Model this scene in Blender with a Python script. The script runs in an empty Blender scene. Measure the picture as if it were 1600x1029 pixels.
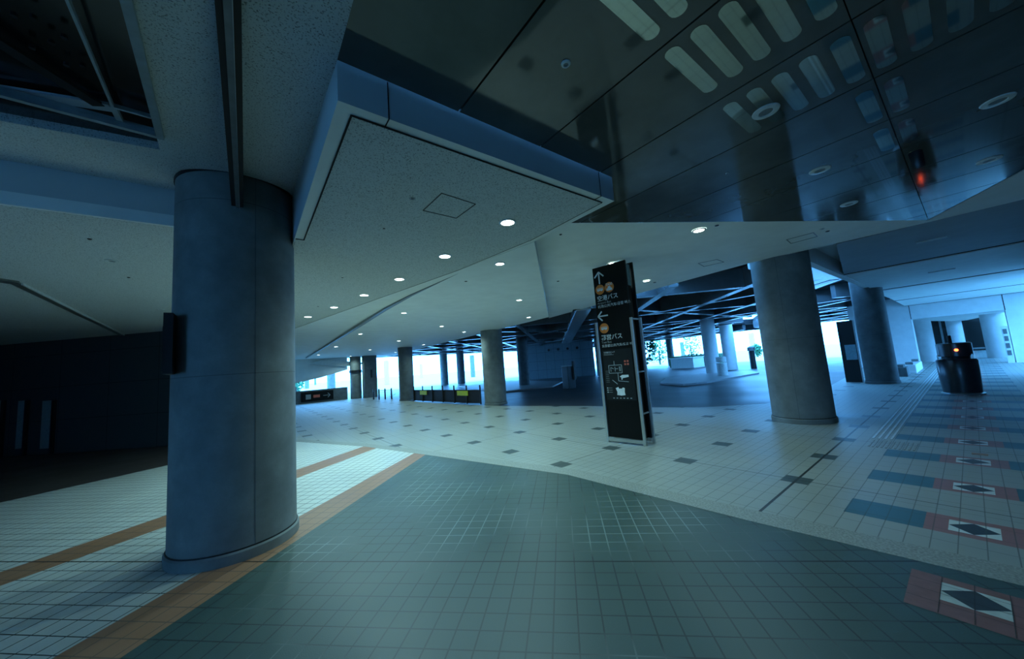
import bpy, math, random
from mathutils import Vector, Matrix

# ------------------------------------------------------------------ camera, world, exposure
SC = bpy.context.scene
COL = SC.collection
F, PIT, ROL, YAW, CZ = 543.35, -.1030, .0756, .6524, 1.6
_cp, _sp, _cr, _sr = math.cos(PIT), math.sin(PIT), math.cos(ROL), math.sin(ROL)
_R = (Matrix(((_cr, -_sr, 0), (_sr, _cr, 0), (0, 0, 1))) @ Matrix(((1, 0, 0), (0, _cp, -_sp), (0, _sp, _cp)))
      @ Matrix(((math.cos(YAW), 0, math.sin(YAW)), (0, 1, 0), (-math.sin(YAW), 0, math.cos(YAW)))))
# columns of W2C: camera-space directions of world X, Y, Z
W2C = Matrix([[_R[i][0], -_R[i][2], _R[i][1]] for i in range(3)])
C2W = W2C.transposed()
cam = bpy.data.cameras.new('camera')
cam.lens = 36 * F / 1600
cam.sensor_width = 36
cam.clip_start = .02
cam.clip_end = 500
camo = bpy.data.objects.new('camera', cam)
COL.objects.link(camo)
camo.matrix_world = Matrix.Translation((0, 0, CZ)) @ C2W.to_4x4()
SC.camera = camo

world = bpy.data.worlds.new('daylight')
SC.world = world
world.use_nodes = True
_bg = world.node_tree.nodes['Background']
_bg.inputs[0].default_value = (.10, .42, 1.0, 1)
_bg.inputs[1].default_value = 17.0
SC.view_settings.view_transform = 'Standard'
SC.view_settings.look = 'None'
SC.view_settings.gamma = 1
SC.view_settings.exposure = 0
LAMP = (.54, .95, 1.0)      # colour of the hall's downlights

def ray(px, py):
    return C2W @ (Vector((px - 800, -(py - 514.5), -F)) / F)
def at(px, py, z=0.):
    d = ray(px, py)
    return Vector((0, 0, CZ)) + d * ((z - CZ) / d.z)

# ------------------------------------------------------------------ materials
class NT:
    def __init__(s, name):
        s.m = bpy.data.materials.new(name)
        s.m.use_nodes = True
        s.t = s.m.node_tree
        s.b = s.t.nodes['Principled BSDF']
        s.tc = s.t.nodes.new('ShaderNodeTexCoord')
        s._xyz = None
    def link(s, a, b):
        if hasattr(a, 'is_output'): s.t.links.new(a, b)
        elif isinstance(a, (tuple, list)): b.default_value = tuple(a) if len(a) == len(b.default_value) else (*a, 1)
        else: b.default_value = a
    def m_(s, op, *a):
        n = s.t.nodes.new('ShaderNodeMath'); n.operation = op
        for i, v in enumerate(a): s.link(v, n.inputs[i])
        return n.outputs[0]
    def xyz(s):
        if s._xyz is None:
            n = s.t.nodes.new('ShaderNodeSeparateXYZ'); s.t.links.new(s.tc.outputs['Object'], n.inputs[0])
            s._xyz = n.outputs
        return s._xyz
    def uv(s, ang):
        x, y, z = s.xyz()
        c, q = math.cos(ang), math.sin(ang)
        u = s.m_('ADD', s.m_('MULTIPLY', x, c), s.m_('MULTIPLY', y, q))
        v = s.m_('ADD', s.m_('MULTIPLY', x, -q), s.m_('MULTIPLY', y, c))
        return u, v
    def line(s, u, period, w, off=0.):
        f = s.m_('FRACT', s.m_('ADD', s.m_('DIVIDE', s.m_('SUBTRACT', u, off), period), 1000.5))
        return s.m_('LESS_THAN', s.m_('ABSOLUTE', s.m_('SUBTRACT', f, .5)), w / period / 2)
    def box(s, u, a, b):
        return s.m_('MULTIPLY', s.m_('GREATER_THAN', u, a), s.m_('LESS_THAN', u, b))
    def mx(s, a, b): return s.m_('MAXIMUM', a, b)
    def mul(s, a, b): return s.m_('MULTIPLY', a, b)
    def noise(s, sc, det=3, rough=.5, vec=None):
        n = s.t.nodes.new('ShaderNodeTexNoise'); n.inputs['Scale'].default_value = sc
        n.inputs['Detail'].default_value = det; n.inputs['Roughness'].default_value = rough
        s.t.links.new(vec or s.tc.outputs['Object'], n.inputs['Vector'])
        return n.outputs[0]
    def ramp(s, f, a, b, ca, cb):
        n = s.t.nodes.new('ShaderNodeValToRGB')
        n.color_ramp.elements[0].position = a; n.color_ramp.elements[1].position = b
        n.color_ramp.elements[0].color = (*ca, 1); n.color_ramp.elements[1].color = (*cb, 1)
        s.t.links.new(f, n.inputs[0]); return n.outputs[0]
    def mix(s, f, a, b):
        n = s.t.nodes.new('ShaderNodeMix'); n.data_type = 'RGBA'
        s.link(f, n.inputs[0]); s.link(a, n.inputs[6]); s.link(b, n.inputs[7]); return n.outputs[2]
    def bump(s, h, st=.3, d=.01):
        n = s.t.nodes.new('ShaderNodeBump'); n.inputs['Strength'].default_value = st; n.inputs['Distance'].default_value = d
        s.t.links.new(h, n.inputs['Height']); s.t.links.new(n.outputs[0], s.b.inputs['Normal'])
    def set(s, **k):
        for a, v in k.items(): s.link(v, s.b.inputs[a.replace('_', ' ')])
        return s.m

def plain(name, c, rough=.5, metal=0., emit=None, es=0., spec=None, var=.12, vs=14):
    n = NT(name)
    col = n.ramp(n.noise(vs), .3, .7, tuple(x * (1 - var) for x in c), tuple(min(1, x * (1 + var)) for x in c)) if not emit else c
    n.set(Base_Color=col, Roughness=rough, Metallic=metal)
    if spec is not None: n.b.inputs['Specular IOR Level'].default_value = spec
    if emit:
        n.b.inputs['Emission Color'].default_value = (*emit, 1); n.b.inputs['Emission Strength'].default_value = es
    return n.m

def mat_near_tile(name, base, joint, joint2=None):
    n = NT(name)
    u, v = n.uv(math.radians(45))
    T = .15
    j = n.mx(n.line(u, T, .010, 3.0), n.line(v, T, .010, .04))
    wide = n.line(u, 4.5, .016, 3.0)
    nz = n.noise(1.2, 4); fine = n.noise(150, 2)
    jc = n.mix(n.ramp(n.noise(.7, 2), .47, .6, (0, 0, 0), (1, 1, 1)), joint, joint2) if joint2 else joint
    c = n.mix(n.ramp(nz, .3, .75, (0, 0, 0), (1, 1, 1)), tuple(x * .82 for x in base), base)
    c = n.mix(n.mul(fine, .35), c, tuple(x * .55 for x in base))
    c = n.mix(j, c, jc)
    c = n.mix(wide, c, tuple(x * .25 for x in joint))
    n.bump(n.m_('SUBTRACT', n.mul(fine, .5), j), .35, .004)
    return n.set(Base_Color=c, Roughness=n.m_('ADD', n.mul(nz, .25), .33))

def mat_plaza():
    n = NT('plaza_tiles')
    x, y, z = n.xyz()
    TX, TY = .127, .1335
    X0, Y0 = 3.93, 1.466
    j = n.mx(n.line(x, TX * 2, .006, X0 + .127), n.line(y, TY, .007, Y0))
    # 1.27 x 1.33 m module with dark corner blocks, joint every second module
    dx = n.line(x, 1.27, .25, X0); dy = n.line(y, 1.335, .26, Y0)
    dark = n.mul(n.mul(dx, dy), n.mul(n.m_('GREATER_THAN', y, 1.2), n.m_('GREATER_THAN', n.m_('ADD', x, n.mul(y, .5)), 5.6)))
    wide = n.mx(n.line(x, 2.54, .013, X0 + 1.27), n.mx(n.line(y, 2.67, .014, Y0), n.box(y, Y0 - .013, Y0 + .013)))
    nz = n.noise(1.5, 4); fine = n.noise(170, 2)
    c = n.mix(nz, (.25, .27, .25), (.36, .375, .34))
    c = n.mix(n.mul(fine, .3), c, (.3, .32, .3))
    c = n.mix(dark, c, (.055, .075, .07))
    # decorated bands along the passage: blue tile blocks either side of red ones with a diamond
    bx = n.mul(n.line(x, 1.215, .43, 4.70), n.m_('GREATER_THAN', x, 2))
    blue = n.mul(bx, n.mx(n.box(y, .45, .94), n.box(y, -.56, -.07)))
    red = n.mul(bx, n.box(y, -.07, .45))
    fx = n.m_('SUBTRACT', n.m_('FRACT', n.m_('ADD', n.m_('DIVIDE', n.m_('SUBTRACT', x, 4.70), 1.215), 100.5)), .5)
    ax = n.m_('DIVIDE', n.m_('ABSOLUTE', fx), .13 / 1.215)
    ay = n.m_('DIVIDE', n.m_('ABSOLUTE', n.m_('SUBTRACT', y, .19)), .13)
    inr = n.mul(n.m_('LESS_THAN', ax, 1), n.m_('LESS_THAN', ay, 1))
    dia = n.m_('LESS_THAN', n.m_('ADD', ax, ay), 1)
    c = n.mix(blue, c, (.045, .13, .17)); c = n.mix(red, c, (.30, .13, .12))
    c = n.mix(n.mul(n.mul(inr, bx), 1), c, (.6, .65, .62))
    c = n.mix(n.mul(n.mul(inr, dia), bx), c, (.03, .04, .05))
    c = n.mix(n.mul(j, .62), c, (.05, .06, .055))
    c = n.mix(wide, c, (.02, .025, .025))
    n.bump(n.m_('SUBTRACT', n.mul(fine, .4), j), .3, .004)
    return n.set(Base_Color=c, Roughness=n.m_('ADD', n.mul(nz, .22), .38))

def mat_speckle(name, c):
    n = NT(name)
    v = n.t.nodes.new('ShaderNodeTexVoronoi'); v.inputs['Scale'].default_value = 62
    nn = n.noise(9, 2)
    n.t.links.new(n.tc.outputs['Object'], v.inputs['Vector'])
    f = n.noise(95, 3, .7)
    s = n.ramp(f, .565, .61, (0, 0, 0), (1, 1, 1))
    col = n.mix(s, n.mix(nn, tuple(x * .93 for x in c), c), tuple(x * .33 for x in c))
    n.bump(f, .3, .003)
    return n.set(Base_Color=col, Roughness=.9)

def mat_concrete(name, c, seam=True):
    n = NT(name)
    x, y, z = n.xyz()
    nz = n.noise(3, 6, .6); fine = n.noise(60, 3)
    col = n.mix(n.ramp(nz, .3, .7, (0, 0, 0), (1, 1, 1)), tuple(v * (.62 if seam else .9) for v in c), tuple(v * (1.12 if seam else 1.04) for v in c))
    col = n.mix(n.mul(fine, .35), col, tuple(v * .6 for v in c))
    if seam: col = n.mix(n.line(z, 1.75, .008, 1.72), col, tuple(v * .5 for v in c))
    n.bump(fine, .15, .003)
    return n.set(Base_Color=col, Roughness=.72)

def mat_wallpanel(name, c, pu, pv, ang):
    n = NT(name)
    x, y, z = n.xyz(); u, v = n.uv(ang)
    j = n.mx(n.line(u, pu, .02), n.line(z, pv, .02))
    col = n.mix(n.noise(5, 3), tuple(q * .8 for q in c), c)
    return n.set(Base_Color=n.mix(j, col, tuple(q * .3 for q in c)), Roughness=.5)

def mat_asphalt():
    n = NT('asphalt')
    f = n.noise(90, 3); b = n.noise(.6, 4)
    n.bump(f, .25, .004)
    return n.set(Base_Color=n.mix(b, (.025, .028, .032), (.06, .065, .07)), Roughness=n.m_('ADD', n.mul(b, .2), .36))

def mat_metal_ceiling():
    n = NT('metal_ceiling_panel')
    b = n.noise(1.3, 5, .6)
    s = n.ramp(b, .45, .8, (0, 0, 0), (1, 1, 1))
    return n.set(Base_Color=n.mix(s, (.075, .08, .072), (.12, .13, .118)), Roughness=n.m_('ADD', n.mul(s, .14), .055), Specular_IOR_Level=.75)

M = dict(
    green=mat_near_tile('green_floor_tiles', (.058, .10, .09), (.022, .032, .03), (.16, .22, .20)),
    white=mat_near_tile('white_floor_tiles', (.66, .70, .66), (.05, .065, .065)),
    orange=mat_near_tile('orange_floor_tiles', (.40, .20, .11), (.16, .1, .07)),
    brown=mat_near_tile('brown_floor_tiles', (.075, .06, .055), (.03, .03, .03)),
    plaza=mat_plaza(),
    curb=plain('granite_kerb', (.27, .285, .26), .55, var=.3, vs=60),
    road=mat_asphalt(),
    ground=plain('outdoor_paving', (.45, .45, .45), .7),
    island=plain('island_paving', (.3, .3, .3), .5),
    speck=mat_speckle('speckled_soffit', (.66, .69, .66)),
    smooth=plain('smooth_soffit', (.82, .85, .81), .65, var=.04, vs=3),
    smoothd=plain('painted_metal_fascia', (.55, .60, .60), .5, var=.03, vs=2),
    metal=mat_metal_ceiling(),
    mirror=plain('mirror_inlay', (.42, .47, .42), .04, 1., var=.02),
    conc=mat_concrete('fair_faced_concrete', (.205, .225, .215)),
    concd=mat_concrete('dark_shaded_concrete', (.13, .15, .155)),  # dark concrete; also carries the shade of dim columns in its colour
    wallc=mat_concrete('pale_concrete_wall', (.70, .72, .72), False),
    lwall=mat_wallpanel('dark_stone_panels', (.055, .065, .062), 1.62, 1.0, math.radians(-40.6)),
    black=plain('black_metal', (.012, .012, .013), .35),
    blackm=plain('black_matt', (.006, .006, .007), .6),
    slot=plain('joint_shadow_gap', (.004, .004, .004), .9),
    steel=plain('brushed_steel', (.50, .54, .54), .3, .85, var=.05),
    grey=plain('grey_metal', (.20, .22, .22), .4, .5),
    signblk=plain('black_sign_panel', (.004, .0045, .005), .35, spec=.2),
    mapgrey=plain('map_grey', (.011, .014, .015), .45, spec=.2),
    ltr=plain('white_lettering', (.65, .7, .7), .5),
    ltr2=plain('grey_lettering', (.3, .34, .34), .5),
    orng=plain('orange_sign_disc', (.75, .21, .03), .5),
    redpr=plain('red_print', (.6, .12, .07), .5),
    glassblu=plain('pale_glass', (.25, .4, .45), .1),
    ring=plain('white_trim_ring', (.6, .64, .62), .4),
    lamp=plain('lit_lamp', (.9, .95, .95), .5, emit=(.85, 1, .98), es=14),
    red=plain('red_lamp', (.9, .1, .03), .5, emit=(1, .09, .02), es=10),
    beam=plain('painted_steel_beam', (.12, .13, .14), .25, .2, var=.1, vs=3, spec=.9),
    beamw=plain('pale_beam_casing', (.70, .72, .73), .25, .6, var=.1, vs=3),
    deck=plain('dark_deck', (.006, .006, .008), .9),
    soffd=plain('grey_soffit', (.30, .33, .34), .6, var=.05, vs=3),
    binm=plain('dark_bin_metal', (.05, .055, .06), .28, .6),
    yel=plain('yellow_notice', (.45, .5, .03), .5),
    hedge=plain('hedge_leaves', (.03, .16, .07), .8, var=.5, vs=8),
    trunk=plain('bark', (.06, .05, .04), .8),
    coffer=plain('dark_tinted_glass', (.01, .012, .012), .15),
    frame=plain('aluminium_frame', (.30, .36, .38), .4, .3),
    tact=plain('tactile_strip', (.55, .6, .6), .45),
    facade=mat_wallpanel('grey_facade_panels', (.20, .26, .29), .9, .9, math.radians(-45)),
)

# ------------------------------------------------------------------ mesh helpers
class MB:
    def __init__(s): s.v = []; s.f = []; s.mi = []
    def poly(s, pts, mi=0):
        i = len(s.v); s.v += [tuple(p) for p in pts]; s.f.append(tuple(range(i, i + len(pts)))); s.mi.append(mi); return s
    def prism(s, pts, z0, z1, mi=0, mb=None, mt=None, tz=None, bz=None):
        """pts CCW plan outline; bz/tz optional functions giving bottom/top height"""
        a = sum(pts[k][0] * pts[(k + 1) % len(pts)][1] - pts[(k + 1) % len(pts)][0] * pts[k][1] for k in range(len(pts)))
        if a < 0: pts = pts[::-1]
        n = len(pts); i = len(s.v)
        s.v += [(p[0], p[1], bz(p) if bz else z0) for p in pts] + [(p[0], p[1], tz(p) if tz else z1) for p in pts]
        s.f.append(tuple(i + k for k in reversed(range(n)))); s.mi.append(mi if mb is None else mb)
        s.f.append(tuple(i + n + k for k in range(n))); s.mi.append(mi if mt is None else mt)
        for k in range(n):
            q = (k + 1) % n; s.f.append((i + k, i + q, i + n + q, i + n + k)); s.mi.append(mi)
        return s
    def box(s, x0, x1, y0, y1, z0, z1, mi=0):
        return s.prism([(x0, y0), (x1, y0), (x1, y1), (x0, y1)], z0, z1, mi)
    def bar(s, a, b, w, h, up=(0, 0, 1), mi=0):
        a, b = Vector(a), Vector(b); d = (b - a).normalized(); up = Vector(up)
        if abs(d.dot(up)) > .99: up = Vector((1, 0, 0))
        r = d.cross(up).normalized() * (w / 2); u = r.cross(d).normalized() * (h / 2)
        i = len(s.v)
        for p in (a, b):
            for e, g in ((-1, -1), (1, -1), (1, 1), (-1, 1)): s.v.append(tuple(p + r * e + u * g))
        for q in ((0, 1, 2, 3), (7, 6, 5, 4), (0, 4, 5, 1), (1, 5, 6, 2), (2, 6, 7, 3), (3, 7, 4, 0)):
            s.f.append(tuple(i + k for k in q)); s.mi.append(mi)
        return s
    def lathe(s, prof, c=(0, 0), n=48, caps=True, mi=0):
        i = len(s.v); m = len(prof)
        for k in range(n):
            t = 2 * math.pi * k / n
            for r, z in prof: s.v.append((c[0] + r * math.cos(t), c[1] + r * math.sin(t), z))
        for k in range(n):
            q = (k + 1) % n
            for j in range(m - 1):
                s.f.append((i + k * m + j, i + q * m + j, i + q * m + j + 1, i + k * m + j + 1)); s.mi.append(mi)
        if caps:
            s.f.append(tuple(i + k * m for k in reversed(range(n)))); s.mi.append(mi)
            s.f.append(tuple(i + k * m + m - 1 for k in range(n))); s.mi.append(mi)
        return s
    def tube(s, a, b, r, n=12, r2=None):
        a, b = Vector(a), Vector(b); d = (b - a).normalized()
        up = Vector((0, 0, 1)) if abs(d.z) < .9 else Vector((1, 0, 0))
        x = d.cross(up).normalized(); y = d.cross(x); i = len(s.v); r2 = r if r2 is None else r2
        for p, rr in ((a, r), (b, r2)):
            for k in range(n):
                t = 2 * math.pi * k / n; s.v.append(tuple(p + x * (rr * math.cos(t)) + y * (rr * math.sin(t))))
        for k in range(n):
            q = (k + 1) % n; s.f.append((i + k, i + q, i + n + q, i + n + k)); s.mi.append(0)
        s.f.append(tuple(i + k for k in reversed(range(n)))); s.f.append(tuple(i + n + k for k in range(n))); s.mi += [0, 0]
        return s
    def build(s, name, mats, parent=None, bevel=0, smooth=False):
        if not isinstance(mats, (list, tuple)): mats = [mats]
        o = Vector((0, 0, 0)); p = parent
        while p is not None: o += p.location; p = p.parent
        me = bpy.data.meshes.new(name)
        me.from_pydata([tuple(Vector(v) - o) for v in s.v], [], s.f)
        for k in mats: me.materials.append(k)
        for q, mi in zip(me.polygons, s.mi): q.material_index = mi
        me.update()
        import bmesh
        bm = bmesh.new(); bm.from_mesh(me); bmesh.ops.recalc_face_normals(bm, faces=bm.faces); bm.to_mesh(me); bm.free()
        if smooth:
            for q in me.polygons: q.use_smooth = True
            me.set_sharp_from_angle(angle=math.radians(35))
        ob = bpy.data.objects.new(name, me); COL.objects.link(ob)
        if parent is not None: ob.parent = parent
        if bevel:
            b = ob.modifiers.new('bevel', 'BEVEL'); b.width = bevel; b.segments = 2; b.limit_method = 'ANGLE'
        return ob

def struct(o): o['kind'] = 'structure'; return o
def tag(o, label, cat, group=None):
    o['label'] = label; o['category'] = cat
    if group: o['group'] = group
    return o
def thing(name, label, cat, loc=(0, 0, 0), group=None):
    o = bpy.data.objects.new(name, None); o.empty_display_size = .1; COL.objects.link(o); o.location = loc
    return tag(o, label, cat, group)
def copy_tree(o, parent=None):
    c = o.copy(); COL.objects.link(c); c.parent = parent
    for ch in list(o.children): copy_tree(ch, c)
    return c

# ------------------------------------------------------------------ floors
def ext(p, q, L):
    d = Vector((q[0] - p[0], q[1] - p[1])).normalized(); return (q[0] + d.x * L, q[1] + d.y * L)
CI = [(4.7, -14), (3.85, 0), (3.72, 1.5), (3.62, 3.7), (2.76, 6.7), (2.13, 8.79), (1.05, 11.3), (-.9, 15.0)]
CO = [(4.97, -14), (4.13, 0), (3.99, 1.5), (3.88, 3.75), (2.98, 6.8), (2.33, 8.9), (1.22, 11.45), (-.7, 15.2)]
G = [(2.76, 6.7), (-.63, 3.38)]; G.append(ext(*G, 12))
O1 = [(2.66, 7.03), (.39, 5.02), (-.98, 3.7)]; O1.append(ext(O1[1], O1[2], 12))
O2 = [(2.28, 8.29), (.61, 7.06), (-.78, 6.08), (-1.77, 5.45)]; O2.append(ext(O2[2], O2[3], 10))
O3 = [(2.13, 8.79), (.67, 7.71), (-.85, 6.62), (-1.89, 5.9)]; O3.append(ext(O3[2], O3[3], 10))
O4 = [(1.0, 11.4), (-1.43, 10.92), (-3.24, 9.91), (-12, 5.0)]
FZ = -.12
struct(MB().prism(CI[:5] + G[1:] + [(-9, -14)], FZ, 0).build('floor', M['green']))
struct(MB().prism(G + O1[::-1], FZ, 0).build('floor', M['orange']))
struct(MB().prism(O1 + O2[::-1], FZ, 0).build('floor', M['white']))
struct(MB().prism(O2 + O3[::-1], FZ, 0).build('floor', M['orange']))
struct(MB().prism(O3 + O4[::-1], FZ, 0).build('floor', M['white']))
struct(MB().prism(O4 + [(-14, 5), (-14, 26), (-.9, 14.6)], FZ, 0).build('floor', M['brown']))
struct(MB().prism(CI + CO[::-1], FZ, .002).build('trim_1', M['curb']))
dm = MB()
def dq(x0, x1, y0, y1, mi, z=.0015): dm.poly([(x0, y0, z), (x1, y0, z), (x1, y1, z), (x0, y1, z)], mi)
dq(3.17, 3.66, -.07, .455, 0); dq(3.34, 3.58, .06, .32, 1, .0025)
dm.poly([(3.34, .19, .0035), (3.46, .06, .0035), (3.58, .19, .0035), (3.46, .32, .0035)], 2)
for q in (3.293, 3.415, 3.537): dm.poly([(q, -.07, .0045), (q + .003, -.07, .0045), (q + .003, .455, .0045), (q, .455, .0045)], 3)
for q in (.06, .19, .32): dm.poly([(3.17, q, .0045), (3.66, q, .0045), (3.66, q + .003, .0045), (3.17, q + .003, .0045)], 3)
struct(dm.build('trim_15', [plain('red_tile', (.22, .10, .09), .5), plain('pale_tile', (.5, .55, .52), .5), plain('charcoal_tile', (.03, .04, .05), .5), plain('tile_grout', (.05, .05, .05), .8)]))
# paved hall up to the kerb of the bus road
RE = [(60, 4.4), (26, 3.8), (17.4, 3.35), (13.6, 3.25), (11.6, 3.75), (10.4, 4.9), (9.95, 6.1), (9.47, 8.3), (8.95, 9.9), (8.3, 11.6), (7.9, 14), (7.6, 17), (7.5, 21), (8.2, 26), (10, 30)]
struct(MB().prism(CO + [(-.7, 40), (10, 40)] + RE[::-1] + [(60, -14)], FZ, 0).build('floor', M['plaza']))
struct(MB().prism([(p[0] - .01, p[1]) for p in RE] + [(10, 70), (90, 70), (90, 4.4)], -.3, -.03).build('road', M['road']))
ISL = [(17.2, 8.9), (18.4, 8.3), (24.6, 8.0), (27, 9.2), (25.5, 11.2), (21.5, 12.2), (18, 10.6)]
struct(MB().prism(ISL, -.1, .06).build('floor', M['island']))
struct(MB().prism([(12.5, 18), (16, 17), (20, 20), (22, 30), (16, 30)], -.1, .06).build('floor', M['island']))
struct(MB().box(-150, 250, -150, 250, -.7, -.32).build('ground', M['ground']))
struct(MB().box(46, 250, 4.6, 250, -.31, -.02).build('ground', M['ground']))
struct(MB().prism([(10.2, 36), (46, 36), (46, 250), (-60, 250), (-60, 41), (10.2, 41)], -.31, -.02).build('ground', M['ground']))

# ------------------------------------------------------------------ ceilings
Z1, Z2 = 3.2, 3.45
BX = .41
A_OUT = [(BX, 2.03), (3.0, 2.03), (3.0, 3.3), (8.43, 8.86), (8.66, 13), (9.0, 18.6), (9.43, 24.9), (9.75, 30.5), (2, 30.5), (BX, 26)]
# low soffit, smooth part and fascias
struct(MB().prism(A_OUT, Z1, 4.15, mb=1).build('ceiling', [M['smoothd'], M['smooth']]))
SM = [(3.0, 3.3), (8.43, 8.86), (8.66, 13), (9.0, 18.6), (9.43, 24.9), (9.75, 30.5), (2, 30.5), (BX, 26), (BX, 15.5), (1.1, 12.3), (2.72, 4.84)]
struct(MB().prism(SM, Z1 - .004, Z1 + .002).build('ceiling', M['smooth']))
SPK = [(.50, 2.11), (2.90, 2.11), (2.92, 3.3), (2.70, 4.84), (1.08, 12.2), (BX + .01, 15.3), (BX + .01, 4.42), (.50, 4.42)]
struct(MB().prism(SPK, Z1 - .006, Z1 + .002).build('ceiling', M['speck']))
g = .011   # narrow shadow gap around the speckled panel
for k, (a, b) in enumerate([((.50, 2.11), (2.90, 2.11)), ((.50, 2.11), (.50, 4.42)), ((.42, 4.42), (.505, 4.42)), ((2.90, 2.11), (2.92, 3.3)), ((2.91, 3.3), (2.70, 4.84)), ((2.70, 4.84), (1.08, 12.2))]):
    struct(MB().bar((*a, Z1 - .006), (*b, Z1 - .006), g if k < 3 else .006, .006).build('trim_2', M['slot']))
for xx in (.70, 2.78):
    struct(MB().box(xx, xx + .006, 2.026, 2.11, Z1 - .005, Z2).build('trim_3', M['slot']))
# wedge shaped downstand between the two halves of the low soffit
struct(MB().prism([(2.80, 4.99), (2.63, 6.8), (2.57, 8.3), (2.62, 11), (2.9, 20), (3.06, 27), (3.12, 27), (2.98, 20), (2.72, 11), (2.66, 8.3), (2.68, 6.8)], 3.1, Z1,
       bz=lambda p: Z1 - .005 - .014 * max(0, min(p[1] - 4.99, 5.5))).build('trim_4', M['grey']))
# pale sloped fascia board at the far end
cvq = [(3.5, 2.78), (6.2, 2.50), (7.65, 2.66), (4.45, 3.12)]
mb = MB(); mb.poly([(x, 29.2, z) for x, z in cvq]); mb.poly([(x, 29.35, z) for x, z in cvq])
for i in range(4):
    (xa, za), (xb, zb_) = cvq[i], cvq[(i + 1) % 4]; mb.poly([(xa, 29.2, za), (xb, 29.2, zb_), (xb, 29.35, zb_), (xa, 29.35, za)])
struct(mb.build('trim_5', M['ring']))

# reflective metal panel ceiling (kite) : joints every 0.8 m
APX, AY = 8.86, .2
def edge_y(x):   # diagonal edge of the kite
    return 3.3 - (x - 3.0) * (3.3 - AY) / (APX - 3.0)
xs = [BX, 1.21, 2.0, 2.8, 3.58, 4.38, 5.19, 5.99, 6.8, 7.6, 8.4, APX]
def strips(y_lo, y_hi):
    for i in range(len(xs) - 1):
        a, b = xs[i] + .007, xs[i + 1] - .007
        if i == 0: a = xs[0]
        if i == len(xs) - 2: b = xs[-1]
        yield a, b
mc = MB(); lo = AY - .012
for a, b in strips(0, 0):
    def top(x): return 2.02 if x <= 3.0 else edge_y(x)
    def bot(x): return -6. if x <= 3.0 else 2 * lo - edge_y(x)
    if a < 3.0 < b:
        mc.prism([(a, lo + .003), (b, lo + .003), (b, top(b)), (3.0, edge_y(3.0)), (3.0, 2.02), (a, 2.02)], Z2, Z2 + .03)
        mc.prism([(a, lo - .003), (b, lo - .003), (b, bot(b)), (3.0, 2 * lo - edge_y(3.0)), (3.0, -6), (a, -6)], Z2, Z2 + .03)
    else:
        pu = [(a, lo + .003), (b, lo + .003), (b, max(top(b), lo + .005)), (a, top(a))]
        pl = [(a, lo - .003), (b, lo - .003), (b, min(bot(b), lo - .005)), (a, bot(a))]
        mc.prism(pu, Z2, Z2 + .03); mc.prism(pl, Z2, Z2 + .03)
mceil = struct(mc.build('ceiling', M['metal']))
struct(MB().prism([(BX, -6), (3.0, -6), (3.0, -2.9), (APX - .02, AY), (3.0, 3.28), (3.0, 2.02), (BX, 2.02)], Z2 + .032, Z2 + .06).build('ceiling', M['slot']))
# capsule shaped mirror inlays in the metal ceiling
def capsule(x0, x1, y, w=.096):
    r = w / 2; p = []
    for k in range(9):
        t = -math.pi / 2 + math.pi * k / 8; p.append((x1 - r + r * math.cos(t), y + r * math.sin(t)))
    for k in range(9):
        t = math.pi / 2 + math.pi * k / 8; p.append((x0 + r + r * math.cos(t), y + r * math.sin(t)))
    return p
rows = [.89, .73, .575, .42, .262, .11, -.045, -.2, -.35]
caps = [(1.30, 1.90, y) for y in rows[:4]] + [(2.05, 2.65, y) for y in rows[:7]] + [(2.90, 3.50, y) for y in rows] + \
       [(3.70, 4.30, y) for y in (.262, .11)] + [(4.51, 5.08, y) for y in (.262, .11)] + [(5.36, 5.96, .11)]
for a, b, y in caps:
    MB().prism(capsule(a, b, y), Z2 - .002, Z2 + .001).build('mirror_inlay', M['mirror'], mceil)

# smooth upper soffit between the metal ceiling, the low soffit and the road
B_OUT = [(3.0, 3.31), (8.43, 8.86), (10.0, 10.5), (9.37, 6.4), (8.83, 2.77), (8.95, 1.3), (9.05, .2), (9.05, -14), (BX, -14), (BX, -6), (3.0, -6), (3.0, -2.9), (APX, AY)]
struct(MB().prism(B_OUT, Z2, 4.15, mi=0).build('ceiling', M['smooth']))
# upper raised speckled ceiling around the front column, rising towards the beam
SL = .135
def zc(y): return Z2 + SL * max(0, y - 2.03)
CF = [(-.62, 4.23), (-9, 9.3), (-9, 2.6), (-.1, 0.0)]
def zplane(p): return zc(p[1])
# coffer opening outline (world), frame corner near the column
K0 = (-.63, 4.10); ku = Vector((-.93, .37)).normalized(); kv = Vector((.06, -1)).normalized()
K1 = (K0[0] + ku.x * 6, K0[1] + ku.y * 6 * .4); K2 = (K0[0] + .22, K0[1] - 2.9); K3 = (K2[0] - 6, K2[1])
up = MB()
KM = (K0[0] + .22 * (K0[1] - 2.03) / 2.9, 2.03)
KL = (K1[0], K1[1])
up.prism([(BX, 2.03), (BX, 5.28), (K0[0], 5.28), K0, KM], 0, 4.3, bz=zplane)
up.prism([(K0[0], 5.28), (-12, 5.28), KL, K0], 0, 4.3, bz=zplane)
up.prism([(BX, 2.03), KM, K2, (K2[0], -14), (BX, -14)], Z2, 4.3)
struct(up.build('ceiling', M['speck']))
struct(MB().prism([(K2[0], -14), (K2[0], K2[1] - .6), (-14, K2[1] - .6), (-14, -14)], 3.45, 4.3).build('ceiling', M['speck']))
struct(MB().prism([K0, (-6.2, 6.9), (-14, 6.9), (-14, K2[1] - .6), K2], 4.25, 4.4).build('ceiling', M['slot']))
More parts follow.
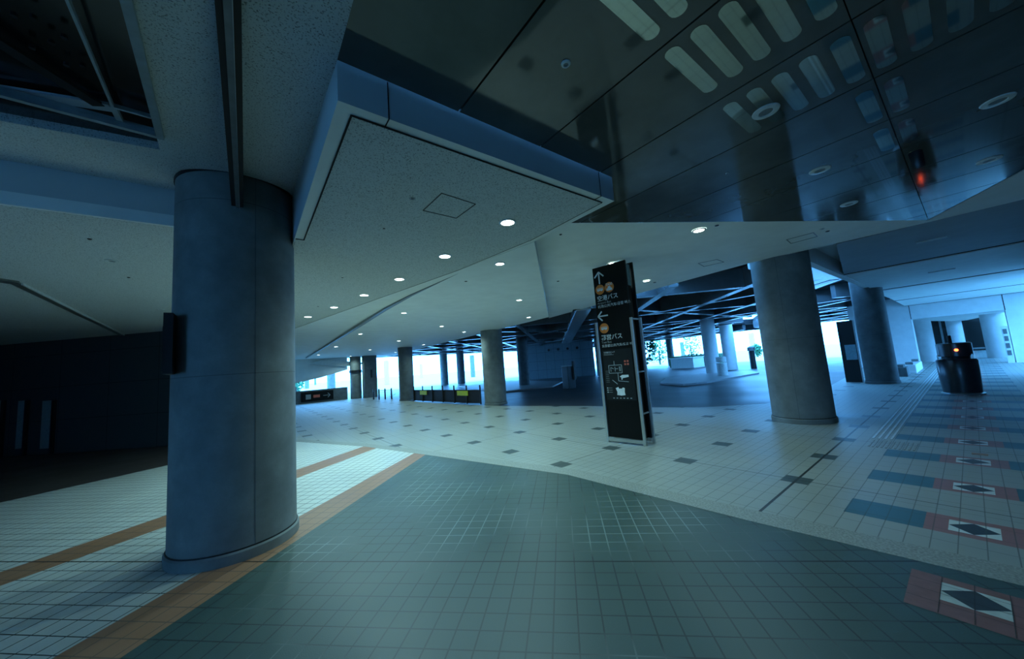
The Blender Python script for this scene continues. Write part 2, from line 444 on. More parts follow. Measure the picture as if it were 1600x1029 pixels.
def atz(px, py, off=0.):
    d = ray(px, py)      # hits the sloping ceiling plane z = Z2 + SL (y - 2.03) + off
    t_ = (Z2 + off - SL * 2.03 - CZ) / (d.z - SL * d.y)
    if d.y * t_ < 2.03: t_ = (Z2 + off - CZ) / d.z
    return Vector((0, 0, CZ)) + d * t_
# coffer : frame bars, dark glass pane
fz = lambda p, d=0: (p[0], p[1], zc(p[1]) + d)
cof = thing('ceiling_coffer', 'dark glazed ceiling coffer with pale metal frame beside the front column', 'skylight', (K0[0], K0[1], zc(K0[1])))
def cbar(a, b, w, h, mat, name, off=0., e0=0., e1=0.):
    A, B = atz(*a, off), atz(*b, off); d = (B - A).normalized()
    return MB().bar(A - d * e0, B + d * e1, w, h).build(name, M[mat], cof)
cbar((251, 214), (198, 0), .045, .04, 'frame', 'frame', -.01, .0, 1.5)
cbar((256, 214), (0, 146), .035, .04, 'frame', 'frame', -.01, 0, 3)
cbar((250, 206), (0, 139), .02, .03, 'frame', 'frame', .02, 0, 3)
cbar((176, 165), (106, 0), .014, .03, 'frame', 'glazing_bar', .03, 0, 1.5)
cbar((176, 165), (190, 192), .035, .03, 'frame', 'glazing_bar', .03)
cbar((176, 165), (236, 182), .018, .03, 'frame', 'glazing_bar', .03)
cbar((154, 164), (-40, 42), .075, .02, 'slot', 'cross_bar', .045, 0, 1)
cbar((176, 168), (0, 140), .085, .02, 'soffd', 'lower_panel', .05, 0, 3)
MB().prism([K0, K1, K3, K2], 0, 0, bz=lambda p: zc(p[1]) + .07, tz=lambda p: zc(p[1]) + .10).build('glass_pane', M['coffer'], cof)
for q in ((52, 30), (22, 26), (80, 68), (50, 76), (104, 103), (129, 104), (100, 60)):
    p_ = atz(*q, .06); MB().tube((p_.x, p_.y, p_.z), (p_.x, p_.y, p_.z + .02), .014, 8).build('glass_fixing', M['slot'], cof)
# fascia of the beam behind the coffer and the lower speckled soffit behind it
struct(MB().box(-14, BX, 5.28, 5.7, 3.58, 4.3).build('trim_6', M['smoothd']))
struct(MB().box(-14, BX, 5.26, 5.7, 3.452, 3.58).build('trim_7', M['smooth']))
struct(MB().prism([(BX, 5.3), (-14, 5.3), (-14, 30), (BX, 30)], Z2, 4.3).build('ceiling', M['speck']))
a0, a1 = at(22, 440, Z2), at(222, 538, Z2)
a2 = at(0, 425, Z2)
struct(MB().bar((a0.x, a0.y, Z2), (a1.x, a1.y, Z2), .10, .05).build('trim_8', M['grey']))
struct(MB().bar((a0.x + .06, a0.y + .05, Z2 - .01), (a1.x + .06, a1.y, Z2 - .01), .02, .05).build('trim_8', M['ring']))
struct(MB().bar((a0.x, a0.y, Z2), (a2.x - 1, a2.y - .4, Z2), .2, .05).build('trim_8', M['grey']))
# rail hanging under the raised ceiling up to the column
rl = thing('shutter_rail', 'long black twin-slot rail under the ceiling running into the front column', 'rail', (-.09, 2, 3.42))
rb = MB().prism([(-.12, -1.2), (-.012, -1.2), (-.045, 4.33), (-.14, 4.33)], 3.41, 3.45, tz=lambda p: zc(p[1]) + .02).build('housing', M['blackm'], rl)
MB().prism([(-.092, -1.2), (-.05, -1.2), (-.076, 4.335), (-.106, 4.335)], 3.40, 3.412).build('centre_strip', M['grey'], rl)
MB().prism([(-.052, -1.2), (-.047, -1.2), (-.074, 4.335), (-.077, 4.335)], 3.394, 3.402).build('edge_strip', M['steel'], rl)

# passage ceiling to the right: bands with light slots
def zband(x): return Z2 - .018 * max(0, x - 13)
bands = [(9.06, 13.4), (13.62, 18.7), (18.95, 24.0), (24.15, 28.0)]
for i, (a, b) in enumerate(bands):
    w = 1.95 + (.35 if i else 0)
    struct(MB().prism([(a, -14 if i < 1 else -3), (b, -14 if i < 1 else -3), (b, 1.95), (a, 1.35 if i == 0 else 1.95)], 0, 3.6, bz=lambda p: zband(p[0])).build('ceiling', M['soffd' if i == 0 else 'smooth']))  # first band gets a darker grey than the others
    struct(MB().box(b, b + .25, -3, 1.95, zband(b) + .08, 3.6).build('trim_9', M['smoothd']))
    struct(MB().box(b - .05, b, -3, 1.95, zband(b) - .012, zband(b)).build('trim_9', M['slot']))
struct(MB().box(9.0, 28, 1.95, 2.1, 3.40, 3.8).build('trim_10', M['smooth']))
struct(MB().prism([(9.7, 2.1), (9.5, 3.0), (13.2, 2.95), (16.5, 4.2), (17.2, 4.0), (14.4, 2.1)], Z2 + .01, 3.8).build('trim_10', M['beamw']))
struct(MB().prism([(8.6, -14), (14.8, -14), (14.8, -3), (60, -3), (60, 2.2), (8.6, 2.2)], 3.8, 4.2).build('ceiling', M['smooth']))

# road deck and lattice of beams
HOLE = [(16.0, 2.2), (24.4, 7.9), (38, 15.6), (41, 13.2), (22.5, 5.3), (18.5, 2.2)]
struct(MB().prism([(9.4, 2.2)] + HOLE + [(45, 2.2), (45, 38), (7, 38), (7, 30.51), (9.76, 30.51), (8.67, 13), (8.45, 8.9), (10, 10.5)], 4.05, 4.5).build('ceiling', M['deck']))
lat = MB()
def clip_line(p, d):
    """clip infinite plan line to the road deck rectangle/edge"""
    t0, t1 = -200, 200
    planes = [((1, 0), 9.5), ((0, 1), 2.3), ((-1, 0), -44.5), ((0, -1), -37.5)]
    for n_, c in planes:
        den = n_[0] * d[0] + n_[1] * d[1]; num = c - (n_[0] * p[0] + n_[1] * p[1])
        if abs(den) < 1e-9:
            if num > 0: return None
            continue
        t = num / den
        if den > 0: t0 = max(t0, t)
        else: t1 = min(t1, t)
    return (t0, t1) if t1 - t0 > .3 else None
def beam(p, d, w=.26, z0=Z2, z1=4.1):
    n = math.hypot(*d); d = (d[0] / n, d[1] / n); r = clip_line(p, d)
    if not r: return
    def inside(q):
        c = False; n_ = len(HOLE)
        for i in range(n_):
            (xa, ya), (xb, yb) = HOLE[i], HOLE[(i + 1) % n_]
            if (ya > q[1]) != (yb > q[1]) and q[0] < (xb - xa) * (q[1] - ya) / (yb - ya) + xa: c = not c
        return c
    L, step = r[1] - r[0], .4; k = 0; start = None; nseg = int(L / step)
    for k in range(nseg + 1):
        t = r[0] + k * step; ins = inside((p[0] + d[0] * t, p[1] + d[1] * t))
        if start is None and not ins: start = t
        if start is not None and (ins or k == nseg):
            if t - start > .3:
                lat.bar((p[0] + d[0] * start, p[1] + d[1] * start, (z0 + z1) / 2), (p[0] + d[0] * t, p[1] + d[1] * t, (z0 + z1) / 2), w, z1 - z0)
            start = None
for k in range(-14, 12): beam((0, -1.0 + k * 3.66), (1, 1), .26, Z2 + .002 * (k % 3))
for k in range(0, 14): beam((0, 16.3 + k * 7.32), (1, -1), .26, Z2 + .009 + .002 * (k % 3))
for k in range(0, 7): beam((14.6 + k * 7.32, 0), (0, 1), .24, Z2 + .02)
for k in range(0, 6): beam((0, 8.2 + k * 7.32), (1, 0), .24, Z2 + .03)
struct(lat.build('trim_11', M['beam']))
# wide pale beam running away diagonally
struct(MB().prism([(9.55, 8.55), (9.95, 8.2), (33, 31.6), (32.2, 32.2)], 3.41, 4.05).build('trim_12', M['beamw']))

# ------------------------------------------------------------------ walls
wl0, wl1 = Vector((-14, 25.05)), Vector((-1.0, 13.9))
dd = (wl1 - wl0).normalized(); nn = Vector((-dd.y, dd.x))
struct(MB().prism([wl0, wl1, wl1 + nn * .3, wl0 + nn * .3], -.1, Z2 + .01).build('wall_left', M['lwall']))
struct(MB().box(-14.3, -14, -2.3, 25, -.1, 4.3).build('wall_back_unseen', M['lwall']))  # out of view; gap in this wall shaped to let blue daylight onto the column
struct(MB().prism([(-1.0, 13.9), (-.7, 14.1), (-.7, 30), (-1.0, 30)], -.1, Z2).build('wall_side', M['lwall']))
struct(MB().box(-14.3, 14.5, -14.3, -14, -.1, 4.3).build('wall_rear_unseen', M['lwall']))  # unseen wall added to cut the fill light from behind the camera
struct(MB().box(14.5, 14.8, -14.3, -2.4, -.1, 4.3).build('wall_right_unseen', M['conc']))
struct(MB().box(14.8, 20.5, -2.9, -2.6, -.1, 4.3).build('wall_right_unseen', M['conc']))  # unseen wall added to keep side daylight off the near passage floor
struct(MB().box(-14.3, -14, -14, -6, -.1, 4.3).build('wall_back_unseen', M['lwall']))
# parapet at the far end of the hall
struct(MB().box(-.7, 6.1, 29.4, 29.65, -.1, .92).build('wall_far', M['concd']))
struct(MB().poly([(-.7, 29.5, 1.2), (2.6, 29.5, 1.5), (4.25, 29.5, 1.77), (6.15, 29.5, 2.25), (6.15, 29.5, 3.2), (-.7, 29.5, 3.2)]).poly([(-.7, 29.7, 1.2), (2.6, 29.7, 1.5), (4.25, 29.7, 1.77), (6.15, 29.7, 2.25), (6.15, 29.7, 3.2), (-.7, 29.7, 3.2)]).poly([(-.7, 29.5, 1.2), (2.6, 29.5, 1.5), (2.6, 29.7, 1.5), (-.7, 29.7, 1.2)]).poly([(2.6, 29.5, 1.5), (4.25, 29.5, 1.77), (4.25, 29.7, 1.77), (2.6, 29.7, 1.5)]).poly([(4.25, 29.5, 1.77), (6.15, 29.5, 2.25), (6.15, 29.7, 2.25), (4.25, 29.7, 1.77)]).build('wall_far', M['smooth']))
ps = thing('direction_board', 'dark direction board with bus pictograms and arrow on the far parapet', 'sign', (4.5, 29.38, .4))
s0, s1 = at(474, 615), at(520, 615)
MB().box(3.0, 5.1, 29.34, 29.398, .12, .80).build('panel', M['signblk'], ps)
MB().box(3.30, 3.62, 29.325, 29.342, .28, .62).build('bus_pictogram', M['ltr2'], ps)
MB().box(3.78, 4.2, 29.325, 29.342, .36, .56).build('red_pictogram', M['redpr'], ps)
mb = MB(); mb.bar((4.42, 29.33, .46), (4.88, 29.33, .46), .02, .04); mb.bar((4.88, 29.33, .46), (4.72, 29.33, .62), .02, .04); mb.bar((4.88, 29.33, .46), (4.72, 29.33, .30), .02, .04)
mb.build('arrow', M['ltr2'], ps)

# portal wall across the passage and the rooms behind it
PX = 28.
def zat(px, py, x):      # height of a pixel on the plane X = x
    d = ray(px, py); return CZ + d.z * x / d.x
def yat(px, py, x):
    d = ray(px, py); return d.y * x / d.x
pl, pr = yat(1424, 500, PX), yat(1570, 482, PX)
zt = zat(1500, 468, PX); zb = zat(1500, 491, PX)
w = MB()
w.box(PX, PX + .8, pl, 4.2, -.1, 4.0); w.box(PX, PX + .8, -5, pr, -.1, 4.0); w.box(PX, PX + .8, pr, pl, zb, 4.0)
struct(w.build('wall_portal', M['wallc']))
for yy in (pl, pr):
    struct(MB().box(PX - .006, PX, yy - .012, yy + .012, zb, 3.4).build('trim_14', M['slot']))
struct(MB().box(PX, 60, pl + .9, pl + 1.1, -.1, 4).build('wall_north', M['wallc']))
struct(MB().box(60, 60.3, -8, 6, -.1, 4).build('wall_end', M['lwall']))
struct(MB().box(PX, 60, -7, -6.8, -.1, 4).build('wall_south', M['lwall']))
struct(MB().prism([(PX + .8, pr - .5), (PX + .8, pl + .5), (46, .6), (46, .1)], zb + .02, 3.7).build('ceiling', M['smooth']))

# ------------------------------------------------------------------ columns
def column(x, y, r, ztop, label, mat='conc', seam=None, base=True, group=None, seg=64):
    t = thing('concrete_column', label, 'column', (x, y, 0), group)
    MB().lathe([(r, 0), (r, ztop)], (x, y), seg).build('shaft', M[mat], t, smooth=True)
    if base:
        MB().lathe([(r + .004, -.0), (r + .022, .0), (r + .022, .085), (r + .01, .1), (r + .004, .1)], (x, y), seg, False).build('base_ring', M[mat], t, smooth=True)
        MB().lathe([(r + .001, .1), (r + .007, .1), (r + .007, .112), (r + .001, .112)], (x, y), seg, False).build('shadow_joint', M['blackm'], t, smooth=True)
    if seam is not None:
        c, s = math.cos(seam), math.sin(seam)
        MB().bar((x + c * r, y + s * r, .1), (x + c * r, y + s * r, ztop), .008, .004, (c, s, 0)).build('formwork_seam', M['concd'], t)
    return t
lc = column(-.09, 4.83, .528, 3.80, 'massive round concrete column in the left foreground, lit blue on its left', seam=math.radians(-74))
MB().lathe([(.530, 3.755), (.538, 3.755), (.538, 3.79), (.530, 3.79)], (-.09, 4.83), 64, False).build('top_ring', M['blackm'], lc, smooth=True)
column(9.32, 2.35, .522, 4.0, 'large grey round concrete column right of the black sign', seam=math.radians(188))
column(8.54, 12.71, .476, 4.0, 'round concrete column at the road edge left of the black sign')
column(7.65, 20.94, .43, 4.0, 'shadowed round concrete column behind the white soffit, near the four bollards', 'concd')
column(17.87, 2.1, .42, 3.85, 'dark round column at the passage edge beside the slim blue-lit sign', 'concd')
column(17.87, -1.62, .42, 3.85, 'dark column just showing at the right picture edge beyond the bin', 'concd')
def far_col(l, r_, y0, rr, label, mat='conc', base=None, group=None):
    """column from its left and right image edges at eye level and its radius"""
    a, b = proj_h(l), proj_h(r_)
    d0, d1 = ray(l, a), ray(r_, b)
    d0 = Vector((d0.x, d0.y)).normalized(); d1 = Vector((d1.x, d1.y)).normalized()
    half = math.acos(max(-1, min(1, d0.dot(d1)))) / 2; d = (d0 + d1).normalized(); c = d * (rr / math.sin(half))
    return column(c.x, c.y, rr, 4.1, label, mat, base=False, seg=32)
def proj_h(px): return 516.5 + (1517.2 - px) * (602.02 - 516.5) / (1517.2 - 388.1)
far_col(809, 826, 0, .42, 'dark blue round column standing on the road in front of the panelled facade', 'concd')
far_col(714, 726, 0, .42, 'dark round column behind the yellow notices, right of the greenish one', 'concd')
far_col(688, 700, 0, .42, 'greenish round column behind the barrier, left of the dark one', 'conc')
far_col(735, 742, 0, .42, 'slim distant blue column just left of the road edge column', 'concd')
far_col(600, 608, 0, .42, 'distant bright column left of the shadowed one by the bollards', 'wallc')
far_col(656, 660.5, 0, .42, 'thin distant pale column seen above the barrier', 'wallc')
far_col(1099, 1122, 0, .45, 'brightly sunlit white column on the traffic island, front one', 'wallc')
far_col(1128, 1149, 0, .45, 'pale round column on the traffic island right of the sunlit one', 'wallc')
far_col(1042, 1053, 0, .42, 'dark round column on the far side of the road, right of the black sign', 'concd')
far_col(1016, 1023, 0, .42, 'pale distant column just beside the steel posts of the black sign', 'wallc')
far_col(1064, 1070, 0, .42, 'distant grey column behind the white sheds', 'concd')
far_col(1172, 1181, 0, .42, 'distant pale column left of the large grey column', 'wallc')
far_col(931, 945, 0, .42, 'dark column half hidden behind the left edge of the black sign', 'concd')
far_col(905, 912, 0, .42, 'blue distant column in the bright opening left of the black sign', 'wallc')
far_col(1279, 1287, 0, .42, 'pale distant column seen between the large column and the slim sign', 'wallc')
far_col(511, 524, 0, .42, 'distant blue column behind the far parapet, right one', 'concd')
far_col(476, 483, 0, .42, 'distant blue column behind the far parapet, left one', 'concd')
far_col(491, 494, 0, .3, 'thin distant column in the middle of the opening above the parapet', 'concd')
# two piers at the end of the parapet
far = column(6.6, 28.9, .4, 3.2, 'greenish round column at the end of the far parapet', 'conc', base=False)
MB().lathe([(.42, 1.95), (.46, 1.95), (.46, 2.15), (.42, 2.15)], (6.6, 28.9), 24, False).build('clock_band', M['black'], far)
t = thing('square_pier', 'dark square pier beside the greenish column at the parapet end', 'column', (7.4, 28.3, 0))
MB().box(7.0, 7.95, 28.0, 28.6, 0, 3.19).build('shaft', M['concd'], t, bevel=.02)
MB().box(7.45, 7.6, 27.98, 28.0, 1.5, 2.1).build('notice', M['black'], t)
# passage columns behind the portal
pc = [(31.5, pl - .15, .35, 'white round column inside the portal on the left'), (33.5, pr + .25, .45, 'white round column inside the portal on the right'), (44, .75, .4, 'slender pale column at the far end of the passage')]
for x, y, r, lb in pc: column(x, y, r, 3.75, lb, 'wallc', base=False, seg=32)
gm = thing('glass_screen', 'dark glazed screen with slim mullions at the end of the passage', 'screen', (46.5, 0, 0))
MB().box(46.5, 46.6, -6, 5, 0, 3.9).build('pane', M['coffer'], gm)
for y in (-4, -2.2, -.6, 1.5, 2.8): MB().box(46.4, 46.5, y - .06, y + .06, 0, 3.6).build('mullion', M['grey'], gm)
MB().box(46.38, 46.5, -6, 5, .12, .24).build('rail', M['grey'], gm)

# ------------------------------------------------------------------ the black direction sign
def text_mesh(body, size, parent, origin, xdir, mat, name, depth=.002, align='LEFT', bold=0):
    cu = bpy.data.curves.new('tmp', 'FONT'); cu.body = body; cu.size = size; cu.extrude = depth; cu.align_x = align; cu.offset = bold
    ob = bpy.data.objects.new('tmp', cu); COL.objects.link(ob)
    bpy.context.view_layer.update()
    me = bpy.data.meshes.new_from_object(ob.evaluated_get(bpy.context.evaluated_depsgraph_get()))
    bpy.data.objects.remove(ob)
    xd = Vector(xdir).normalized(); zd = xd.cross(Vector((0, 0, 1))).normalized()   # facing
    o = Vector((0, 0, 0)); p = parent
    while p is not None: o += p.location; p = p.parent
    for v in me.vertices:
        c = v.co.copy(); v.co = Vector(origin) + xd * c.x + Vector((0, 0, 1)) * c.y + zd * c.z - o
    me.materials.clear(); me.materials.append(mat)
    r = bpy.data.objects.new(name, me); COL.objects.link(r); r.parent = parent
    return r
SXL = Vector((5.556, 4.47, 0)); SXR = Vector((5.656, 3.73, 0)); sd = (SXR - SXL).normalized(); sn = Vector((sd.y, -sd.x, 0))  # sn faces the camera
if sn.dot(Vector((-1, 0, 0))) < 0: sn = -sn
SW = (SXR - SXL).length
sg = thing('direction_sign', 'tall black bus and taxi direction sign with arrows and map, between two columns', 'sign', (5.7, 4.05, 0))
def on_sign(u, z, out=0.): return SXL + sd * u + sn * out + Vector((0, 0, z))
def slab(u0, u1, z0, z1, o0, o1):
    mb = MB(); a, b = SXL + sd * u0, SXL + sd * u1
    return mb.prism([tuple((a + sn * o0).xy), tuple((b + sn * o0).xy), tuple((b + sn * o1).xy), tuple((a + sn * o1).xy)], z0, z1)
slab(0.02, SW - .02, .10, 3.42, -.04, 0).build('front_panel', M['signblk'], sg)
slab(0.03, SW + .02, .10, 3.40, -.25, -.21).build('rear_panel', M['signblk'], sg)
slab(0.12, SW - .05, .10, 2.95, -.20, -.05).build('core', M['blackm'], sg)
slab(SW - .05, SW - .035, 2.95, 3.36, -.20, -.05).build('side_glass', M['glassblu'], sg)
for (u, o, zt_) in ((0, .01, 2.32), (0, -.27, 2.32), (SW - .01, .01, 2.32), (SW + .03, -.27, 2.32)):
    slab(u - .025, u + .025, 0, zt_, o - .015, o + .025).build('post', M['steel'], sg, bevel=.004)
for z in (.07, ):
    slab(0, SW, .03, .09, -.005, .03).build('bottom_rail', M['steel'], sg)
    slab(0, SW, .03, .09, -.28, -.25).build('bottom_rail', M['steel'], sg)
for z in (2.28, 1.30, .55):
    slab(SW + .0, SW + .02, z, z + .025, -.27, .02).build('clamp', M['steel'], sg)
LT, LG = M['ltr'], M['ltr2']
def arrow(u, z, s, ang):
    mb = MB(); c, q = math.cos(ang), math.sin(ang)
    def P(a, b): return on_sign(u + (a * c - b * q) * s, z + (a * q + b * c) * s, .004)
    for p_, q_ in (((-.5, 0), (.5, 0)), ((.5, 0), (.08, .42)), ((.5, 0), (.08, -.42))):
        mb.bar(P(*p_), P(*q_), .026, .006, tuple(sn))
    return mb.build('arrow', LT, sg)
arrow(.155, 3.20, .24, math.pi / 2)
arrow(.155, 2.435, .22, math.pi)
def disc(u, z, r, mat, name, out=.004):
    mb = MB(); mb.poly([on_sign(u + r * math.cos(t), z + r * math.sin(t), out) for t in [2 * math.pi * k / 32 for k in range(32)]])
    return mb.build(name, mat, sg)
def bus(u, z, s, d):
    mb = MB()
    def R(a, b, c, e, out): mb.poly([on_sign(u + x * s, z + y * s, out) for x, y in ((a, c), (b, c), (b, e), (a, e))])
    R(-.5, .5, -.18, .22, .006)
    mb.poly([on_sign(u + (-.3 + .09 * math.cos(t)) * s, z + (-.2 + .09 * math.sin(t)) * s, .006) for t in [k * math.pi / 5 for k in range(10)]])
    mb.poly([on_sign(u + (.28 + .09 * math.cos(t)) * s, z + (-.2 + .09 * math.sin(t)) * s, .006) for t in [k * math.pi / 5 for k in range(10)]])
    mb.build('pictogram', LT, d)
    wn = MB()
    for k in range(4):
        x = -.42 + k * .23; wn.poly([on_sign(u + a * s, z + b * s, .0065) for a, b in ((x, .04), (x + .17, .04), (x + .17, .16), (x, .16))])
    wn.build('pictogram_windows', M['orng'], d)
d = disc(.15, 2.965, .10, M['orng'], 'orange_disc'); bus(.15, 2.965, .13, d)
d = disc(.355, 2.975, .10, M['orng'], 'orange_disc')
text_mesh('TAXI', .065, d, on_sign(.355, 3.01, .006), sd, LT, 'taxi_lettering', .0005, 'CENTER', .001)
mb = MB()
for pts in (((-.06, -.055), (.06, -.055), (.06, -.01), (-.06, -.01)), ((-.035, -.01), (.035, -.01), (.024, .03), (-.024, .03))):
    mb.poly([on_sign(.355 + a, 2.965 + b, .006) for a, b in pts])
mb.build('pictogram', LT, d)
d = disc(.155, 2.19, .10, M['orng'], 'orange_disc'); bus(.155, 2.19, .13, d)
text_mesh('空港バス', .115, sg, on_sign(.065, 2.745, .004), sd, LT, 'lettering', .0005, bold=.001)
text_mesh('Airport Bus', .062, sg, on_sign(.065, 2.675, .004), sd, LG, 'lettering', .0005)
text_mesh('机场公共汽车/공항 버스', .068, sg, on_sign(.065, 2.60, .004) + Vector((0, 0, .0)), sd, LT, 'lettering', .0005)
text_mesh('都営バス', .115, sg, on_sign(.065, 1.965, .004), sd, LT, 'lettering', .0005, bold=.001)
text_mesh('Toei Bus', .062, sg, on_sign(.065, 1.895, .004), sd, LG, 'lettering', .0005)
text_mesh('东京都公共汽车/도쿄 버스', .062, sg, on_sign(.065, 1.82, .004), sd, LT, 'lettering', .0005)
mp = slab(.06, .67, .80, 1.76, .001, .006).build('map_panel', M['mapgrey'], sg)
def mslab(u0, u1, z0, z1, mat, name='map_detail'):
    slab(u0, u1, z0, z1, .006, .008).build(name, mat, mp)
text_mesh('空港案内マップ', .034, mp, on_sign(.09, 1.70, .008), sd, LT, 'map_title', .0003)
mslab(.09, .26, 1.677, 1.683, LG); mslab(.09, .30, 1.660, 1.665, LG)
mb = MB()
def ml(a, b, w_): mb.bar(on_sign(a[0], a[1] + .14, .007), on_sign(b[0], b[1] + .14, .007), w_, .003, tuple(sn))
for a, b in (((.17, 1.32), (.44, 1.32)), ((.17, 1.17), (.44, 1.17)), ((.17, 1.32), (.17, 1.17)), ((.44, 1.32), (.44, 1.17)), ((.21, 1.28), (.21, 1.20)), ((.21, 1.28), (.27, 1.25)), ((.30, 1.29), (.30, 1.2)), ((.30, 1.25), (.36, 1.25)), ((.39, 1.29), (.39, 1.2)), ((.41, 1.29), (.41, 1.2)),
             ((.29, 1.32), (.29, 1.40)), ((.35, 1.17), (.35, 1.02)), ((.22, 1.04), (.32, .96)), ((.35, 1.02), (.55, 1.0))): ml(a, b, .011)
mb.build('map_buildings', LG, mp)
mb = MB(); mb.poly([on_sign(a, b + .14, .0085) for a, b in ((.38, 1.10), (.43, 1.13), (.56, 1.13), (.56, 1.09), (.44, 1.07), (.43, 1.04), (.41, 1.04), (.41, 1.08))]); mb.build('map_buildings', LT, mp)
mb = MB(); mb.poly([on_sign(a, b + .075, .0085) for a, b in ((.27, .95), (.33, .97), (.34, .94), (.40, .94), (.42, .96), (.46, .95), (.45, .88), (.46, .82), (.38, .81), (.29, .82), (.30, .88))]); mb.build('map_buildings', LT, mp)
for a in (.50, .555):
    for b in (1.45, 1.505): mslab(a, a + .035, b, b + .035, M['redpr'], 'map_mark')
for k in range(3): mslab(.09, .11, .94 + k * .04, .957 + k * .04, LT); mslab(.12, .2, .945 + k * .04, .951 + k * .04, LG)
for k in range(7): mslab(.09, .16, 1.14 + k * .035, 1.144 + k * .035, LG)
for k in range(6): mslab(.20 + k * .07, .23 + k * .07, .83, .845, LG)

# slim sign beside the passage
s2 = thing('slim_sign', 'slim dark freestanding sign with a pale notice beside the passage column', 'sign', (18.2, 3.0, 0))
ux = Vector((-.30, -.95, 0)).normalized()
b0 = Vector((18.45, 3.10, 0))
def slab2(u0, u1, z0, z1, o0, o1):
    nrm = Vector((ux.y, -ux.x, 0)); a, b = b0 + ux * u0, b0 + ux * u1
    return MB().prism([tuple((a + nrm * o0).xy), tuple((b + nrm * o0).xy), tuple((b + nrm * o1).xy), tuple((a + nrm * o1).xy)], z0, z1)
slab2(0, .5, 0, 2.34, 0, .1).build('panel', M['blackm'], s2)
slab2(.14, .48, .85, 1.42, .1, .11).build('notice', M['glassblu'], s2); slab2(.14, .48, .85, 1.42, -.01, 0).build('notice', M['glassblu'], s2)

# ------------------------------------------------------------------ dark cylindrical unit in the passage
bn = thing('waste_bin', 'dark cylindrical bin with a glowing red lamp in the passage', 'bin', (14.75, .33, 0))
c = (14.75, .33)
MB().lathe([(.30, 0), (.36, .0), (.365, .03), (.33, .05)], c, 40).build('base_plate', M['steel'], bn, smooth=True)
MB().lathe([(.325, .04), (.345, .45), (.355, .86), (.33, .90)], c, 40).build('body', M['binm'], bn, smooth=True)
MB().lathe([(.24, .89), (.24, 1.0)], c, 32).build('neck', M['blackm'], bn, smooth=True)
MB().lathe([(.29, .98), (.30, .985), (.30, 1.30), (.27, 1.32)], c, 40).build('hood', M['binm'], bn, smooth=True)
MB().tube((14.70, .37, 1.3), (14.70, .37, 1.52), .035).build('antenna', M['blackm'], bn)
MB().lathe([(.0, 0), (.0, 0)], c, 3)
lp = MB().tube((14.46, .29, 1.14), (14.435, .288, 1.14), .035).build('red_lamp', M['red'], bn)
for a in (1.9, 4.2): MB().bar((c[0] + .31 * math.cos(a), c[1] + .31 * math.sin(a), .86), (c[0] + .31 * math.cos(a), c[1] + .31 * math.sin(a), 1.02), .03, .03).build('bracket', M['steel'], bn)

# benches along the passage wall
for i, (x0, x1, y, lb) in enumerate([(20.6, 21.4, 1.9, 'short dark stone bench with grey objects, nearest along the passage wall'), (22.4, 25.4, 1.78, 'long white stone bench against the passage wall'), (32.2, 34.5, 1.2, 'white stone bench seen through the portal')]):
    b = thing('stone_bench', lb, 'bench', ((x0 + x1) / 2, y, 0))
    MB().box(x0, x1, y - .2, y + .2, 0, .36).build('seat_block', M['wallc' if i else 'concd'], b, bevel=.02)
    MB().box(x0 + .1, x0 + .3, y - .12, y + .1, .36, .47).build('arm_rest', M['grey'], b, bevel=.01)
    MB().box(x1 - .3, x1 - .1, y - .12, y + .1, .36, .47).build('arm_rest', M['grey'], b, bevel=.01)
nb = thing('notice_board', 'white board with dark posters right of the portal', 'sign', (27.9, -1.3, 0))
y0 = yat(1572, 550, PX - .1); y1 = yat(1583, 550, PX - .1)
MB().box(PX - .1, PX, y1, y0, 0, 1.7).build('board', M['wallc'], nb)
for k in range(4): MB().box(PX - .115, PX - .1, y1 + .04, y0 - .04, .35 + k * .33, .58 + k * .33).build('poster', M['concd'], nb)

# tactile paving
tp = thing('tactile_strip', 'raised tactile guiding bars running along the passage floor', 'paving', (12, 1.06, 0))
for y in (1.165, 1.10, 1.03, .965): MB().box(8.02, 25, y - .013, y + .013, 0, .006).build('guide_bar', M['tact'], tp)
td = thing('tactile_plate', 'grey warning plate of short ribs at the near end of the guiding bars', 'paving', (7.7, .9, 0))
for k in range(11):
    MB().box(7.40, 7.92, .68 + k * .045, .70 + k * .045, 0, .004).build('rib', M['curb'], td)
cv = thing('floor_cap', 'small brass floor cap beside the diamond tile', 'cover', (7.58, .135, 0))
MB().box(7.53, 7.63, .07, .2, 0, .004).build('cover_plate', M['orange'], cv)

# ------------------------------------------------------------------ downlights
def lit_downlight(x, y, z, r, power, label, group):
    t = thing('downlight', label, 'ceiling light', (x, y, z), group)
    MB().lathe([(r * .86, z - .012), (r, z - .014), (r * 1.12, z - .006), (r * 1.14, z + .0)], (x, y), 28, False).build('trim_ring', M['ring'], t, smooth=True)
    MB().lathe([(0.001, z - .009), (r * .9, z - .009)], (x, y), 28, False).build('lamp', M['lamp'], t)
    L = bpy.data.lights.new('lamp_light', 'SPOT'); L.energy = power; L.color = LAMP; L.spot_size = math.radians(155); L.spot_blend = .8; L.shadow_soft_size = .07
    lo_ = bpy.data.objects.new('lamp_light', L); COL.objects.link(lo_); lo_.parent = t; lo_.location = (0, 0, -.04)
    return t
ordn = ['nearest', 'second', 'third', 'fourth', 'fifth', 'sixth', 'seventh', 'eighth']
row1 = [(793, 346), (695, 399), (624, 435), (569, 460), (522, 479), (481, 494)]
for i, p in enumerate(row1):
    a = at(*p, Z1); lit_downlight(a.x, a.y, Z1 - .005, .085, 58 if i < 2 else 140, f'large lit round downlight, {ordn[i]} in the row on the speckled soffit', 'lit downlights on the speckled soffit')
rows2 = [([(781, 411), (631, 488), (563, 521), (525, 541), (498, 554)], 'left'), ([(811, 468), (690, 509), (623, 532), (578, 546), (548, 556)], 'middle'), ([(826, 495), (725, 518), (662, 538), (618, 550)], 'road-side')]
